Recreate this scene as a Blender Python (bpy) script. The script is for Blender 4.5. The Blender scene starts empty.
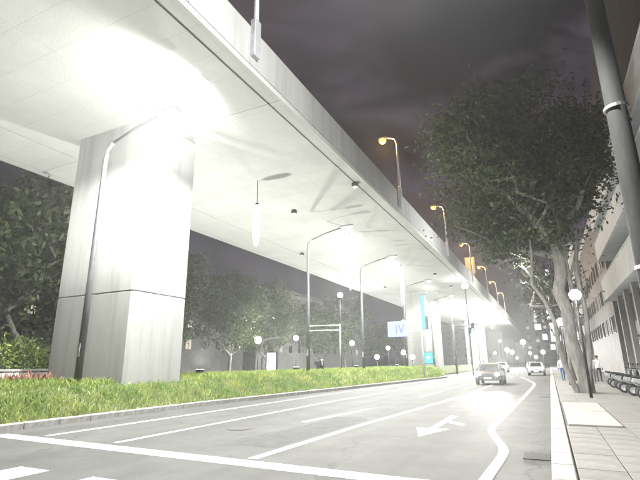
import bpy, bmesh, math, random
from mathutils import Vector, Matrix
import numpy as np

random.seed(7)
RNG = np.random.default_rng(7)
scene = bpy.context.scene
C = scene.collection

# ------------------------------------------------------------------ camera
# world axes: X across the street (kerb at 0), Y along the viaduct, Z up
F_PX, CAM_Z = 450.0, 1.6
RW = np.array([[0.8966566, -0.12625479, -0.42434264],
               [0.4426016, 0.23284693, 0.86595966],
               [-0.01052468, -0.96428317, 0.26466431]])
cam_d = bpy.data.cameras.new('camera')
cam = bpy.data.objects.new('camera', cam_d)
C.objects.link(cam)
cam_d.sensor_width = 36.0
cam_d.lens = F_PX / 640.0 * 36.0
cam_d.clip_start = 0.05
cam_d.clip_end = 3000.0
m = Matrix.Identity(4)
for i in range(3):
    m[i][0] = RW[i][0]
    m[i][1] = -RW[i][1]
    m[i][2] = -RW[i][2]
m.translation = (0, 0, CAM_Z)
cam.matrix_world = m
scene.camera = cam

# ------------------------------------------------------------------ exposure
scene.view_settings.view_transform = 'Standard'
scene.view_settings.look = 'None'
scene.view_settings.gamma = 1.0
scene.view_settings.use_curve_mapping = False
EXPO = 5.0
scene.view_settings.exposure = EXPO
scene.cycles.use_denoising = True
scene.cycles.max_bounces = 6
scene.cycles.volume_bounces = 0
scene.cycles.sample_clamp_indirect = 0.6
scene.cycles.volume_step_rate = 4.0

# ------------------------------------------------------------------ night sky: city-lit cloud
world = bpy.data.worlds.new('World')
scene.world = world
world.use_nodes = True
nt = world.node_tree
for n in list(nt.nodes):
    nt.nodes.remove(n)
wo = nt.nodes.new('ShaderNodeOutputWorld')
bg = nt.nodes.new('ShaderNodeBackground')
tc = nt.nodes.new('ShaderNodeTexCoord')
mp = nt.nodes.new('ShaderNodeMapping')
mp.inputs['Scale'].default_value = (1.0, 1.0, 2.2)
nz = nt.nodes.new('ShaderNodeTexNoise')
nz.inputs['Scale'].default_value = 3.2
nz.inputs['Detail'].default_value = 7.0
nz.inputs['Roughness'].default_value = 0.58
nz.inputs['Distortion'].default_value = 0.5
rp = nt.nodes.new('ShaderNodeValToRGB')
rp.color_ramp.elements[0].position = 0.40
rp.color_ramp.elements[0].color = (0.004, 0.002, 0.006, 1)
rp.color_ramp.elements[1].position = 0.62
rp.color_ramp.elements[1].color = (0.078, 0.06, 0.086, 1)
nt.links.new(tc.outputs['Generated'], mp.inputs['Vector'])
nt.links.new(mp.outputs['Vector'], nz.inputs['Vector'])
nt.links.new(nz.outputs['Fac'], rp.inputs['Fac'])
nt.links.new(rp.outputs['Color'], bg.inputs['Color'])
bg.inputs['Strength'].default_value = 1.0 / 2 ** EXPO
nt.links.new(bg.outputs['Background'], wo.inputs['Surface'])

# faint light of the cloud deck overhead
sd = bpy.data.lights.new('moon', 'SUN')
sd.energy = 0.0015
sd.angle = math.radians(30)
sd.color = (0.85, 0.88, 1.0)
so = bpy.data.objects.new('moon', sd)
so.rotation_euler = (math.radians(35), math.radians(20), 0)
C.objects.link(so)

# ------------------------------------------------------------------ light levels (W)
P_DOWN = 540.0     # street lamp towards the road
P_UP = 55.0        # street lamp spill towards the viaduct
P_POST = 330.0     # tall post on the right pavement
P_FILL = 185.0    # fill lamps added in the grass, aimed at the deck
P_SMALL = 90.0     # small pavement lamps

# ------------------------------------------------------------------ helpers
def ray(px, py):
    return RW @ np.array([px - 320.0, py - 240.0, F_PX])

def atY(px, py, Y):
    r = ray(px, py)
    t = Y / r[1]
    return Vector((r[0] * t, Y, CAM_Z + r[2] * t))

def atX(px, py, X):
    r = ray(px, py)
    t = X / r[0]
    return Vector((X, r[1] * t, CAM_Z + r[2] * t))

def atZ(px, py, Z):
    r = ray(px, py)
    t = (Z - CAM_Z) / r[2]
    return Vector((r[0] * t, r[1] * t, Z))

def mat(name, col, col2=None, scale=4.0, rough=0.8, metal=0.0, bump=0.0, bscale=None,
        island=0.0, emit=None, estr=0.0, detail=6.0, ramp=(0.35, 0.68), trans=0.0, stretch=None):
    mt = bpy.data.materials.new(name)
    mt.use_nodes = True
    t = mt.node_tree
    b = t.nodes['Principled BSDF']
    b.inputs['Roughness'].default_value = rough
    b.inputs['Metallic'].default_value = metal
    co = t.nodes.new('ShaderNodeTexCoord')
    src = co.outputs['Object']
    if stretch:
        mpn = t.nodes.new('ShaderNodeMapping')
        mpn.inputs['Scale'].default_value = stretch
        t.links.new(src, mpn.inputs['Vector'])
        src = mpn.outputs['Vector']
    n = t.nodes.new('ShaderNodeTexNoise')
    n.inputs['Scale'].default_value = scale
    n.inputs['Detail'].default_value = detail
    n.inputs['Roughness'].default_value = 0.62
    t.links.new(src, n.inputs['Vector'])
    r = t.nodes.new('ShaderNodeValToRGB')
    r.color_ramp.elements[0].position = ramp[0]
    r.color_ramp.elements[1].position = ramp[1]
    c2 = col2 if col2 else tuple(min(1, c * 1.25) for c in col)
    r.color_ramp.elements[0].color = (*col, 1)
    r.color_ramp.elements[1].color = (*c2, 1)
    t.links.new(n.outputs['Fac'], r.inputs['Fac'])
    outc = r.outputs['Color']
    if island > 0:
        g = t.nodes.new('ShaderNodeNewGeometry')
        hs = t.nodes.new('ShaderNodeHueSaturation')
        ma = t.nodes.new('ShaderNodeMapRange')
        ma.inputs['To Min'].default_value = 1 - island
        ma.inputs['To Max'].default_value = 1 + island
        t.links.new(g.outputs['Random Per Island'], ma.inputs['Value'])
        t.links.new(ma.outputs['Result'], hs.inputs['Value'])
        t.links.new(outc, hs.inputs['Color'])
        outc = hs.outputs['Color']
    else:
        oi = t.nodes.new('ShaderNodeObjectInfo')
        hs = t.nodes.new('ShaderNodeHueSaturation')
        ma = t.nodes.new('ShaderNodeMapRange')
        ma.inputs['To Min'].default_value = 0.93
        ma.inputs['To Max'].default_value = 1.07
        t.links.new(oi.outputs['Random'], ma.inputs['Value'])
        t.links.new(ma.outputs['Result'], hs.inputs['Value'])
        t.links.new(outc, hs.inputs['Color'])
        outc = hs.outputs['Color']
    t.links.new(outc, b.inputs['Base Color'])
    if bump > 0:
        n2 = t.nodes.new('ShaderNodeTexNoise')
        n2.inputs['Scale'].default_value = bscale or scale * 6
        n2.inputs['Detail'].default_value = 5
        t.links.new(src, n2.inputs['Vector'])
        bp = t.nodes.new('ShaderNodeBump')
        bp.inputs['Strength'].default_value = bump
        bp.inputs['Distance'].default_value = 0.02
        t.links.new(n2.outputs['Fac'], bp.inputs['Height'])
        t.links.new(bp.outputs['Normal'], b.inputs['Normal'])
    if emit:
        b.inputs['Emission Color'].default_value = (*emit, 1)
        b.inputs['Emission Strength'].default_value = estr
    if trans > 0:
        tr = t.nodes.new('ShaderNodeBsdfTranslucent')
        t.links.new(outc, tr.inputs['Color'])
        mx = t.nodes.new('ShaderNodeMixShader')
        mx.inputs['Fac'].default_value = trans
        out = t.nodes['Material Output']
        t.links.new(b.outputs['BSDF'], mx.inputs[1])
        t.links.new(tr.outputs['BSDF'], mx.inputs[2])
        t.links.new(mx.outputs['Shader'], out.inputs['Surface'])
    return mt

def glow(name, col, display):
    """a thing that gives off light: 'display' is its brightness after exposure"""
    return mat(name, tuple(c * 0.06 for c in col), emit=col, estr=display / 2 ** EXPO, rough=0.4)

class MB:
    """mesh builder"""
    def __init__(self):
        self.v, self.f = [], []

    def quad(self, a, b, c, d):
        k = len(self.v)
        self.v += [tuple(a), tuple(b), tuple(c), tuple(d)]
        self.f.append((k, k + 1, k + 2, k + 3))

    def box(self, x0, x1, y0, y1, z0, z1):
        k = len(self.v)
        self.v += [(x0, y0, z0), (x1, y0, z0), (x1, y1, z0), (x0, y1, z0),
                   (x0, y0, z1), (x1, y0, z1), (x1, y1, z1), (x0, y1, z1)]
        for q in ((0, 3, 2, 1), (4, 5, 6, 7), (0, 1, 5, 4), (1, 2, 6, 5), (2, 3, 7, 6), (3, 0, 4, 7)):
            self.f.append(tuple(k + i for i in q))
        return self

    def tube(self, pts, rads, seg=10, cap=True):
        pts = [Vector(p) for p in pts]
        if not hasattr(rads, '__len__'):
            rads = [rads] * len(pts)
        rings = []
        prev = None
        for i, p in enumerate(pts):
            if i == 0:
                d = pts[1] - p
            elif i == len(pts) - 1:
                d = p - pts[i - 1]
            else:
                d = pts[i + 1] - pts[i - 1]
            d.normalize()
            if prev is None:
                up = Vector((0, 0, 1)) if abs(d.z) < 0.9 else Vector((1, 0, 0))
                u = d.cross(up).normalized()
            else:
                u = (prev - d * prev.dot(d))
                if u.length < 1e-5:
                    u = d.orthogonal()
                u.normalize()
            prev = u
            w = d.cross(u)
            k = len(self.v)
            for s in range(seg):
                a = 2 * math.pi * s / seg
                self.v.append(tuple(p + (u * math.cos(a) + w * math.sin(a)) * rads[i]))
            rings.append(k)
        for a, b in zip(rings, rings[1:]):
            for s in range(seg):
                s2 = (s + 1) % seg
                self.f.append((a + s, a + s2, b + s2, b + s))
        if cap:
            self.f.append(tuple(rings[0] + s for s in reversed(range(seg))))
            self.f.append(tuple(rings[-1] + s for s in range(seg)))
        return self

    def lathe(self, prof, c=(0, 0, 0), seg=16, axis='z'):
        k0 = len(self.v)
        for r, z in prof:
            for s in range(seg):
                a = 2 * math.pi * s / seg
                p = (r * math.cos(a), r * math.sin(a), z)
                if axis == 'x':
                    p = (p[2], p[0], p[1])
                elif axis == 'y':
                    p = (p[0], p[2], p[1])
                self.v.append((p[0] + c[0], p[1] + c[1], p[2] + c[2]))
        for i in range(len(prof) - 1):
            for s in range(seg):
                s2 = (s + 1) % seg
                a = k0 + i * seg
                self.f.append((a + s, a + s2, a + seg + s2, a + seg + s))
        return self

    def prism(self, outline, y0, y1):
        """outline of (x, z) points pushed along y"""
        k, n = len(self.v), len(outline)
        for y in (y0, y1):
            self.v += [(x, y, z) for x, z in outline]
        for i in range(n):
            j = (i + 1) % n
            self.f.append((k + i, k + j, k + n + j, k + n + i))
        self.f.append(tuple(k + i for i in reversed(range(n))))
        self.f.append(tuple(k + n + i for i in range(n)))
        return self

    def prism_x(self, outline, x0, x1):
        """outline of (y, z) points pushed along x"""
        k, n = len(self.v), len(outline)
        for x in (x0, x1):
            self.v += [(x, y, z) for y, z in outline]
        for i in range(n):
            j = (i + 1) % n
            self.f.append((k + i, k + j, k + n + j, k + n + i))
        self.f.append(tuple(k + i for i in reversed(range(n))))
        self.f.append(tuple(k + n + i for i in range(n)))
        return self

    def mesh(self, name, material=None, smooth=False, bevel=0.0):
        me = bpy.data.meshes.new(name)
        me.from_pydata(self.v, [], self.f)
        bm = bmesh.new()
        bm.from_mesh(me)
        bmesh.ops.remove_doubles(bm, verts=bm.verts, dist=1e-5)
        if bevel > 0:
            es = [e for e in bm.edges if len(e.link_faces) == 2 and e.calc_face_angle(0) > 0.5]
            bmesh.ops.bevel(bm, geom=es, offset=bevel, segments=1, affect='EDGES')
        bmesh.ops.recalc_face_normals(bm, faces=bm.faces)
        bm.to_mesh(me)
        bm.free()
        if smooth:
            for p in me.polygons:
                p.use_smooth = True
        if material:
            me.materials.append(material)
        return me

    def build(self, name, material, parent=None, smooth=False, bevel=0.0, loc=None):
        return link(name, self.mesh(name, material, smooth, bevel), parent, loc)

def link(name, me, parent=None, loc=None, rotz=0.0):
    o = bpy.data.objects.new(name, me)
    C.objects.link(o)
    if parent is not None:
        o.parent = parent
    if loc is not None:
        o.location = loc
    if rotz:
        o.rotation_euler.z = rotz
    return o

def tag(o, label=None, cat=None, group=None, kind=None):
    if label:
        o['label'] = label
    if cat:
        o['category'] = cat
    if group:
        o['group'] = group
    if kind:
        o['kind'] = kind
    return o

def thing(name, label, cat, loc=(0, 0, 0), rotz=0.0, group=None):
    o = bpy.data.objects.new(name, None)
    C.objects.link(o)
    o.empty_display_size = 0.2
    o.location = loc
    o.rotation_euler.z = rotz
    return tag(o, label, cat, group)

def copy_tree(o, parent=None):
    c = o.copy()
    C.objects.link(c)
    c.parent = parent
    for ch in list(o.children):
        copy_tree(ch, c)
    return c

def dup(root, loc, rotz=0.0, label=None):
    r = copy_tree(root)
    r.location = loc
    r.rotation_euler.z = rotz
    if label:
        r['label'] = label
    return r

def lamp(kind, parent, loc, power, color=(1, 1, 1), size=0.15, axis=None, cone=170, blend=0.4):
    d = bpy.data.lights.new('lamp_light', kind)
    d.energy = power
    d.color = color
    d.shadow_soft_size = size
    if kind == 'SPOT':
        d.spot_size = math.radians(cone)
        d.spot_blend = blend
    o = bpy.data.objects.new('lamp_light', d)
    C.objects.link(o)
    o.parent = parent
    o.location = loc
    if axis is not None:
        o.rotation_euler = Vector(axis).to_track_quat('-Z', 'Y').to_euler()
    return o

# ------------------------------------------------------------------ materials
M_ASPH = mat('asphalt', (0.037, 0.039, 0.037), (0.082, 0.084, 0.079), scale=0.9, rough=0.8, bump=0.5, bscale=45, detail=14, ramp=(0.22, 0.78))
M_PAINT = mat('road_paint', (0.13, 0.13, 0.125), (0.5, 0.5, 0.485), scale=7.0, rough=0.7, bump=0.3, bscale=60, detail=10, ramp=(0.30, 0.50))
M_PAVE = mat('paving_concrete', (0.13, 0.127, 0.12), (0.2, 0.195, 0.18), scale=2.5, rough=0.85, bump=0.3, bscale=40)
M_PAVE2 = mat('panel_concrete', (0.24, 0.245, 0.225), (0.31, 0.31, 0.29), scale=3.0, rough=0.85, bump=0.3, bscale=40)
M_JOINT = mat('paving_bed', (0.07, 0.068, 0.062), rough=0.95, bump=0.3)
M_KERB = mat('kerb_granite', (0.2, 0.2, 0.19), (0.33, 0.32, 0.3), scale=8, rough=0.8, bump=0.3)
M_CONC = mat('viaduct_concrete', (0.29, 0.294, 0.28), (0.37, 0.373, 0.357), scale=0.35, rough=0.85, bump=0.25, bscale=9, detail=12, ramp=(0.25, 0.75))
M_PIER = mat('pier_concrete', (0.21, 0.213, 0.205), (0.28, 0.283, 0.272), scale=0.9, rough=0.85, bump=0.3, bscale=9, detail=12, ramp=(0.25, 0.75), stretch=(1, 1, 0.22))
M_CONC2 = mat('parapet_concrete', (0.21, 0.213, 0.208), (0.29, 0.294, 0.288), scale=0.8, rough=0.85, bump=0.25, bscale=9, detail=12, ramp=(0.25, 0.75), stretch=(1, 1, 0.2))

def overlay(mt, build):
    """multiply the base colour of a material by what build(tree, coords) returns"""
    t = mt.node_tree
    p = t.nodes['Principled BSDF']
    old = p.inputs['Base Color'].links[0].from_socket
    co = t.nodes.new('ShaderNodeTexCoord').outputs['Object']
    fac = build(t, co)
    mx = t.nodes.new('ShaderNodeMix')
    mx.data_type = 'RGBA'
    mx.blend_type = 'MULTIPLY'
    mx.inputs[0].default_value = 1.0
    t.links.new(old, mx.inputs[6])
    t.links.new(fac, mx.inputs[7])
    t.links.new(mx.outputs[2], p.inputs['Base Color'])

def ramped(t, sock, lo, hi, c0, c1):
    r = t.nodes.new('ShaderNodeValToRGB')
    r.color_ramp.elements[0].position = lo
    r.color_ramp.elements[1].position = hi
    r.color_ramp.elements[0].color = (*c0, 1)
    r.color_ramp.elements[1].color = (*c1, 1)
    t.links.new(sock, r.inputs['Fac'])
    return r.outputs['Color']

def formwork(t, co):
    br = t.nodes.new('ShaderNodeTexBrick')
    br.inputs['Scale'].default_value = 1.0
    br.offset = 0.0
    br.inputs['Brick Width'].default_value = 2.6
    br.inputs['Row Height'].default_value = 1.3
    br.inputs['Mortar Size'].default_value = 0.014
    br.inputs['Color1'].default_value = (1, 1, 1, 1)
    br.inputs['Color2'].default_value = (0.965, 0.965, 0.96, 1)
    br.inputs['Mortar'].default_value = (0.84, 0.84, 0.83, 1)
    t.links.new(co, br.inputs['Vector'])
    return br.outputs['Color']
overlay(M_CONC, formwork)

def drips(t, co):
    mp_ = t.nodes.new('ShaderNodeMapping')
    mp_.inputs['Scale'].default_value = (2.2, 2.2, 0.12)
    t.links.new(co, mp_.inputs['Vector'])
    n_ = t.nodes.new('ShaderNodeTexNoise')
    n_.inputs['Scale'].default_value = 1.6
    n_.inputs['Detail'].default_value = 6
    t.links.new(mp_.outputs['Vector'], n_.inputs['Vector'])
    return ramped(t, n_.outputs['Fac'], 0.34, 0.52, (0.86, 0.86, 0.85), (1, 1, 1))
overlay(M_PIER, drips)
overlay(M_CONC2, drips)

def road_wear(t, co):
    # polished wheel tracks along the lanes and a few crack lines
    mp_ = t.nodes.new('ShaderNodeMapping')
    mp_.inputs['Scale'].default_value = (1.1, 0.03, 1)
    t.links.new(co, mp_.inputs['Vector'])
    n_ = t.nodes.new('ShaderNodeTexNoise')
    n_.inputs['Scale'].default_value = 1.3
    n_.inputs['Detail'].default_value = 4
    t.links.new(mp_.outputs['Vector'], n_.inputs['Vector'])
    a_ = ramped(t, n_.outputs['Fac'], 0.35, 0.65, (0.78, 0.78, 0.78), (1.1, 1.1, 1.09))
    v_ = t.nodes.new('ShaderNodeTexVoronoi')
    v_.feature = 'DISTANCE_TO_EDGE'
    v_.inputs['Scale'].default_value = 0.23
    n2 = t.nodes.new('ShaderNodeTexNoise')
    n2.inputs['Scale'].default_value = 1.7
    n2.inputs['Detail'].default_value = 8
    ad = t.nodes.new('ShaderNodeMixRGB')
    ad.blend_type = 'ADD'
    ad.inputs['Fac'].default_value = 0.9
    t.links.new(co, n2.inputs['Vector'])
    t.links.new(co, ad.inputs['Color1'])
    t.links.new(n2.outputs['Color'], ad.inputs['Color2'])
    t.links.new(ad.outputs['Color'], v_.inputs['Vector'])
    c_ = ramped(t, v_.outputs['Distance'], 0.001, 0.006, (0.5, 0.5, 0.5), (1, 1, 1))
    mx = t.nodes.new('ShaderNodeMixRGB')
    mx.blend_type = 'MULTIPLY'
    mx.inputs['Fac'].default_value = 1.0
    t.links.new(a_, mx.inputs['Color1'])
    t.links.new(c_, mx.inputs['Color2'])
    return mx.outputs['Color']
overlay(M_ASPH, road_wear)
M_SEAL = mat('joint_sealant', (0.1, 0.1, 0.09), rough=0.9)
M_SOIL = mat('soil', (0.05, 0.065, 0.022), (0.085, 0.10, 0.035), scale=6, rough=0.95, bump=0.6)
M_GRASS = mat('grass_leaf', (0.12, 0.21, 0.04), (0.31, 0.34, 0.10), scale=0.9, rough=0.6, island=0.35, trans=0.3)
M_GRASSF = mat('grass_sheet', (0.06, 0.085, 0.02), (0.10, 0.12, 0.03), scale=5, rough=0.9, bump=0.6)
M_FLOWER = mat('red_petal', (0.3, 0.1, 0.09), (0.42, 0.22, 0.18), scale=6, rough=0.6, island=0.3)
M_LEAF = mat('tree_leaf', (0.025, 0.042, 0.012), (0.052, 0.072, 0.02), scale=0.7, rough=0.55, island=0.45, trans=0.25)
M_LEAF2 = mat('tree_leaf_far', (0.04, 0.06, 0.018), (0.085, 0.105, 0.035), scale=0.5, rough=0.6, island=0.4, trans=0.25)
M_BARK = mat('bark', (0.10, 0.097, 0.088), (0.21, 0.205, 0.19), scale=7, rough=0.9, bump=0.7, bscale=14, stretch=(1, 1, 0.25))
M_STEEL = mat('galvanised_steel', (0.30, 0.31, 0.32), (0.42, 0.43, 0.44), scale=4, rough=0.5, metal=0.5)
M_POLE = mat('pole_paint', (0.075, 0.08, 0.082), (0.11, 0.115, 0.118), scale=3, rough=0.5, metal=0.3)
M_DARK = mat('dark_metal', (0.03, 0.03, 0.033), rough=0.45, metal=0.4)
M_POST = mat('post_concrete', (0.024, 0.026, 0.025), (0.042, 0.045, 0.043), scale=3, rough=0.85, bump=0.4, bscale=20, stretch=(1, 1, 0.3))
M_WALL = mat('render_wall', (0.36, 0.36, 0.35), (0.5, 0.5, 0.48), scale=1.2, rough=0.85, bump=0.2)
M_BALC = mat('balcony_white', (0.56, 0.58, 0.6), (0.68, 0.7, 0.72), scale=1.0, rough=0.7, bump=0.1)
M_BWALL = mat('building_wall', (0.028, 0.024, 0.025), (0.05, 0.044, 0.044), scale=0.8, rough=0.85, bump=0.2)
M_BWALL2 = mat('building_tile', (0.2, 0.19, 0.185), (0.28, 0.27, 0.26), scale=0.8, rough=0.6)
M_GLASS = mat('dark_glass', (0.02, 0.022, 0.026), (0.035, 0.038, 0.045), scale=0.7, rough=0.08)
M_FRAME = mat('window_frame', (0.22, 0.22, 0.22), rough=0.4, metal=0.5)
M_SHUT = mat('shutter_steel', (0.12, 0.12, 0.125), (0.2, 0.2, 0.2), scale=2, rough=0.5, metal=0.4)
M_RUBBER = mat('tyre_rubber', (0.02, 0.02, 0.02), rough=0.8)
M_LAMPW = glow('lamp_glass_white', (0.97, 1.0, 0.98), 14.0)
M_LAMPO = glow('lamp_glass_amber', (1.0, 0.5, 0.12), 2.6)
M_TUBE = glow('tube_glass_white', (1.0, 0.99, 0.97), 2.5)
M_TUBEP = glow('tube_glass_pink', (1.0, 0.86, 0.9), 2.2)
M_TEAL = glow('neon_teal', (0.12, 0.78, 0.82), 1.0)
M_SIGNW = glow('lightbox_face', (0.9, 0.96, 1.0), 1.6)
M_SIGNB = glow('sign_face_blue', (0.55, 0.66, 1.0), 0.85)
M_SIGND = mat('sign_ink', (0.03, 0.05, 0.2), rough=0.5)
M_AMBER = glow('amber_face', (1.0, 0.66, 0.25), 0.55)
M_GREEN = glow('signal_green', (0.2, 0.95, 0.95), 2.5)
M_HEAD = glow('headlight_glass', (1.0, 0.97, 0.95), 40.0)
M_WARMWIN = glow('lit_window', (1.0, 0.9, 0.75), 0.7)

# ------------------------------------------------------------------ ground and road
g = MB()
g.quad((-600, -200, -0.02), (600, -200, -0.02), (600, 1200, -0.02), (-600, 1200, -0.02))
tag(g.build('ground', M_GRASSF), kind='structure')

road = MB()
road.quad((-13.0, -40, 0), (-0.05, -40, 0), (-0.05, 420, 0), (-13.0, 420, 0))
road = tag(road.build('road', M_ASPH), kind='structure')
road2 = MB()
road2.quad((-36, -40, 0), (-22.4, -40, 0), (-22.4, 420, 0), (-36, 420, 0))
road2 = tag(road2.build('far_road', M_ASPH), kind='structure')

def stripe(pts, w, name='lane_line', parent=road, z=0.004):
    b = MB()
    pts = [Vector((p[0], p[1], 0)) for p in pts]
    L, Rr = [], []
    for i, p in enumerate(pts):
        d = (pts[min(i + 1, len(pts) - 1)] - pts[max(i - 1, 0)]).normalized()
        n = Vector((-d.y, d.x, 0)) * (w / 2)
        L.append(p + n)
        Rr.append(p - n)
    k = len(pts)
    b.v = [(q.x, q.y, z) for q in L] + [(q.x, q.y, z) for q in Rr]
    b.f = [(i, i + 1, k + i + 1, k + i) for i in range(k - 1)]
    return b.build(name, M_PAINT, parent)

def smooth(pts, n=8):
    out = []
    P = [Vector((*p, 0)) for p in pts]
    for i in range(len(P) - 1):
        p0, p1, p2, p3 = P[max(i - 1, 0)], P[i], P[i + 1], P[min(i + 2, len(P) - 1)]
        for k in range(n):
            t = k / n
            q = 0.5 * ((2 * p1) + (p2 - p0) * t + (2 * p0 - 5 * p1 + 4 * p2 - p3) * t * t + (3 * p1 - p0 - 3 * p2 + p3) * t ** 3)
            out.append((q.x, q.y))
    out.append((P[-1].x, P[-1].y))
    return out

stripe([(-12.3, 7.15), (-1.35, 6.72)], 0.42, 'stop_line')
stripe([(-11.0, 7.5), (-10.9, 22), (-10.4, 34), (-9.0, 56), (-9.0, 160)], 0.16)
stripe([(-8.6, 7.45), (-8.75, 18), (-8.3, 30), (-7.6, 60), (-7.6, 160)], 0.16)
stripe([(-4.9, 7.2), (-4.75, 12), (-4.0, 24.6), (-3.9, 36)], 0.2)
stripe([(-6.5, 12.1), (-6.05, 16.3)], 0.2)
for k in range(9):
    stripe([(-5.8 + 0.05 * k, 22.5 + 10 * k), (-5.7 + 0.05 * k, 26.5 + 10 * k)], 0.15)
for k in range(8):
    stripe([(-3.9, 42 + 10 * k), (-3.9, 46 + 10 * k)], 0.15)
stripe(smooth([(-1.15, 3.0), (-1.02, 7.4), (-0.98, 9.6), (-1.28, 11.2), (-1.5, 12.6), (-1.46, 15), (-1.4, 18.3), (-1.25, 28), (-1.22, 37), (-1.7, 43), (-3.0, 54)]), 0.17)
for k in range(6):
    b = MB()
    x = -11.6 + k * 1.75
    b.quad((x, 3.2, 0.004), (x + 0.75, 3.2, 0.004), (x + 0.75, 5.15, 0.004), (x, 5.15, 0.004))
    b.build('crosswalk_bar', M_PAINT, road)
# turn arrow painted in the lane (points at the stop line)
b = MB()
def arrow(cx, y0):
    def P(x, y):
        return (cx + x, y0 + y, 0.004)
    b.quad(P(-0.09, 0.9), P(0.09, 0.9), P(0.13, 3.9), (cx - 0.13, y0 + 3.9, 0.004))
    k = len(b.v)
    b.v += [P(-0.42, 0.95), P(0, -0.5), P(0.42, 0.95)]
    b.f.append((k, k + 1, k + 2))
    b.quad(P(0.13, 2.6), P(0.13, 2.15), P(0.62, 1.6), P(0.62, 2.05))
arrow(-2.85, 11.2)
b.build('arrow_marking', M_PAINT, road)

for cx, cy in ((-7.4, 10.3), (-2.6, 21.0)):
    mh = MB().lathe([(0.36, 0.003), (0.36, 0.008), (0.3, 0.008), (0.295, 0.004), (0.28, 0.004), (0.275, 0.009), (0.001, 0.009)], (cx, cy, 0), 28).build('manhole_cover', mat('cast_iron', (0.05, 0.048, 0.045), (0.09, 0.085, 0.08), scale=20, rough=0.6, metal=0.6, bump=0.5), road)
b = MB()
b.quad((-6.2, 8.3, 0.003), (-5.1, 8.25, 0.003), (-5.0, 13.4, 0.003), (-6.1, 13.6, 0.003))
b.build('asphalt_patch', mat('asphalt_patch', (0.032, 0.034, 0.033), (0.055, 0.057, 0.054), scale=3, rough=0.85, bump=0.4, bscale=50), road)
for cy in (9.0, 24.0):
    gr_ = MB().box(-0.62, -0.2, cy, cy + 0.6, 0.002, 0.012)
    gr_.build('drain_grate', M_RUBBER, road)
# right pavement -----------------------------------------------------------
pv = MB()
pv.box(0.15, 30, -30, 420, -0.3, 0.125)
pavement = tag(pv.build('pavement', M_JOINT), kind='structure')
ks = MB().box(-0.15, 0.15, 0.006, 0.994, -0.25, 0.15).mesh('kerb_stone', M_KERB, bevel=0.018)
for k in range(40):
    link('kerb_stone', ks, pavement, (-0.02, -2 + k, 0))
kb = MB().box(-0.17, 0.13, 38.006, 300, -0.25, 0.149)
kb.build('kerb_run', M_KERB, pavement)
sl = [MB().box(0.006, 0.594, 0.006, 0.594, 0, 0.032).mesh('paving_slab', M_PAVE, bevel=0.006) for _ in range(1)]
for i in range(8):
    for j in range(34):
        x, y = 0.15 + i * 0.6, 3.6 + j * 0.6
        if x < 1.3 and 12.5 < y + 0.3 < 19.5:
            continue
        if math.hypot(x + 0.3 - 1.86, y + 0.3 - 10.0) < 0.28:
            continue
        link('paving_slab', sl[0], pavement, (x, y, 0.118 + random.uniform(-0.003, 0.003)))
ps = MB()
ps.box(4.97, 9, 3.6, 24, 0.11, 0.15)
ps.box(0.17, 9, 24.02, 300, 0.11, 0.15)
ps.box(0.17, 9, -20, 3.58, 0.11, 0.15)
ps.build('paving_sheet', M_PAVE, pavement)
# long concrete cover panel with a raised rim, as in the photo beside the kerb
for (y0, y1) in ((12.75, 15.95), (16.0, 19.2)):
    MB().box(0.2, 1.3, y0, y1, 0.12, 0.175).build('cover_panel', M_PAVE2, pavement, bevel=0.012)

# median: a grassed bank under the viaduct -----------------------------------
def kerb_x(y):
    t = [(-40, -12.8), (15, -12.7), (25, -11.9), (50, -9.9), (56, -11.5), (62, -12.5), (420, -12.5)]
    for (a, xa), (c, xc) in zip(t, t[1:]):
        if a <= y <= c:
            return xa + (xc - xa) * (y - a) / (c - a)
    return -12.5

def bank_z(x, y):
    d = kerb_x(y) - 0.25 - x
    e = x + 21.3
    return 0.12 + 0.85 * max(0, min(1, d / 1.25)) * max(0, min(1, e / 1.6))

mb = MB()
ys = [-40, -20, 0, 5, 10, 15, 20, 25, 30, 35, 40, 45, 50, 53, 56, 59, 62, 80, 120, 200, 420]
fr = [0.0, 0.04, 0.09, 0.14, 0.2, 0.3, 0.5, 0.7, 0.85, 0.93, 1.0]
for y in ys:
    xr = kerb_x(y) - 0.25
    for q in fr:
        x = xr + (-21.35 - xr) * q
        mb.v.append((x, y, bank_z(x, y)))
n = len(fr)
for i in range(len(ys) - 1):
    for j in range(n - 1):
        mb.f.append((i * n + j, i * n + j + 1, (i + 1) * n + j + 1, (i + 1) * n + j))
median = tag(mb.build('median_bank', M_SOIL, smooth=True), kind='structure')
ks2 = MB().box(-0.26, 0.0, 0.006, 0.994, -0.1, 0.17).mesh('kerb_stone', M_KERB, bevel=0.018)
for k in range(64):
    y = -2 + k
    a = math.atan2(-(kerb_x(y + 1) - kerb_x(y)), 1)
    link('kerb_stone', ks2, median, (kerb_x(y), y, 0), a)
MB().box(-22.4, -21.4, -40, 420, -0.1, 0.16).build('kerb_run', M_KERB, median)

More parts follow.
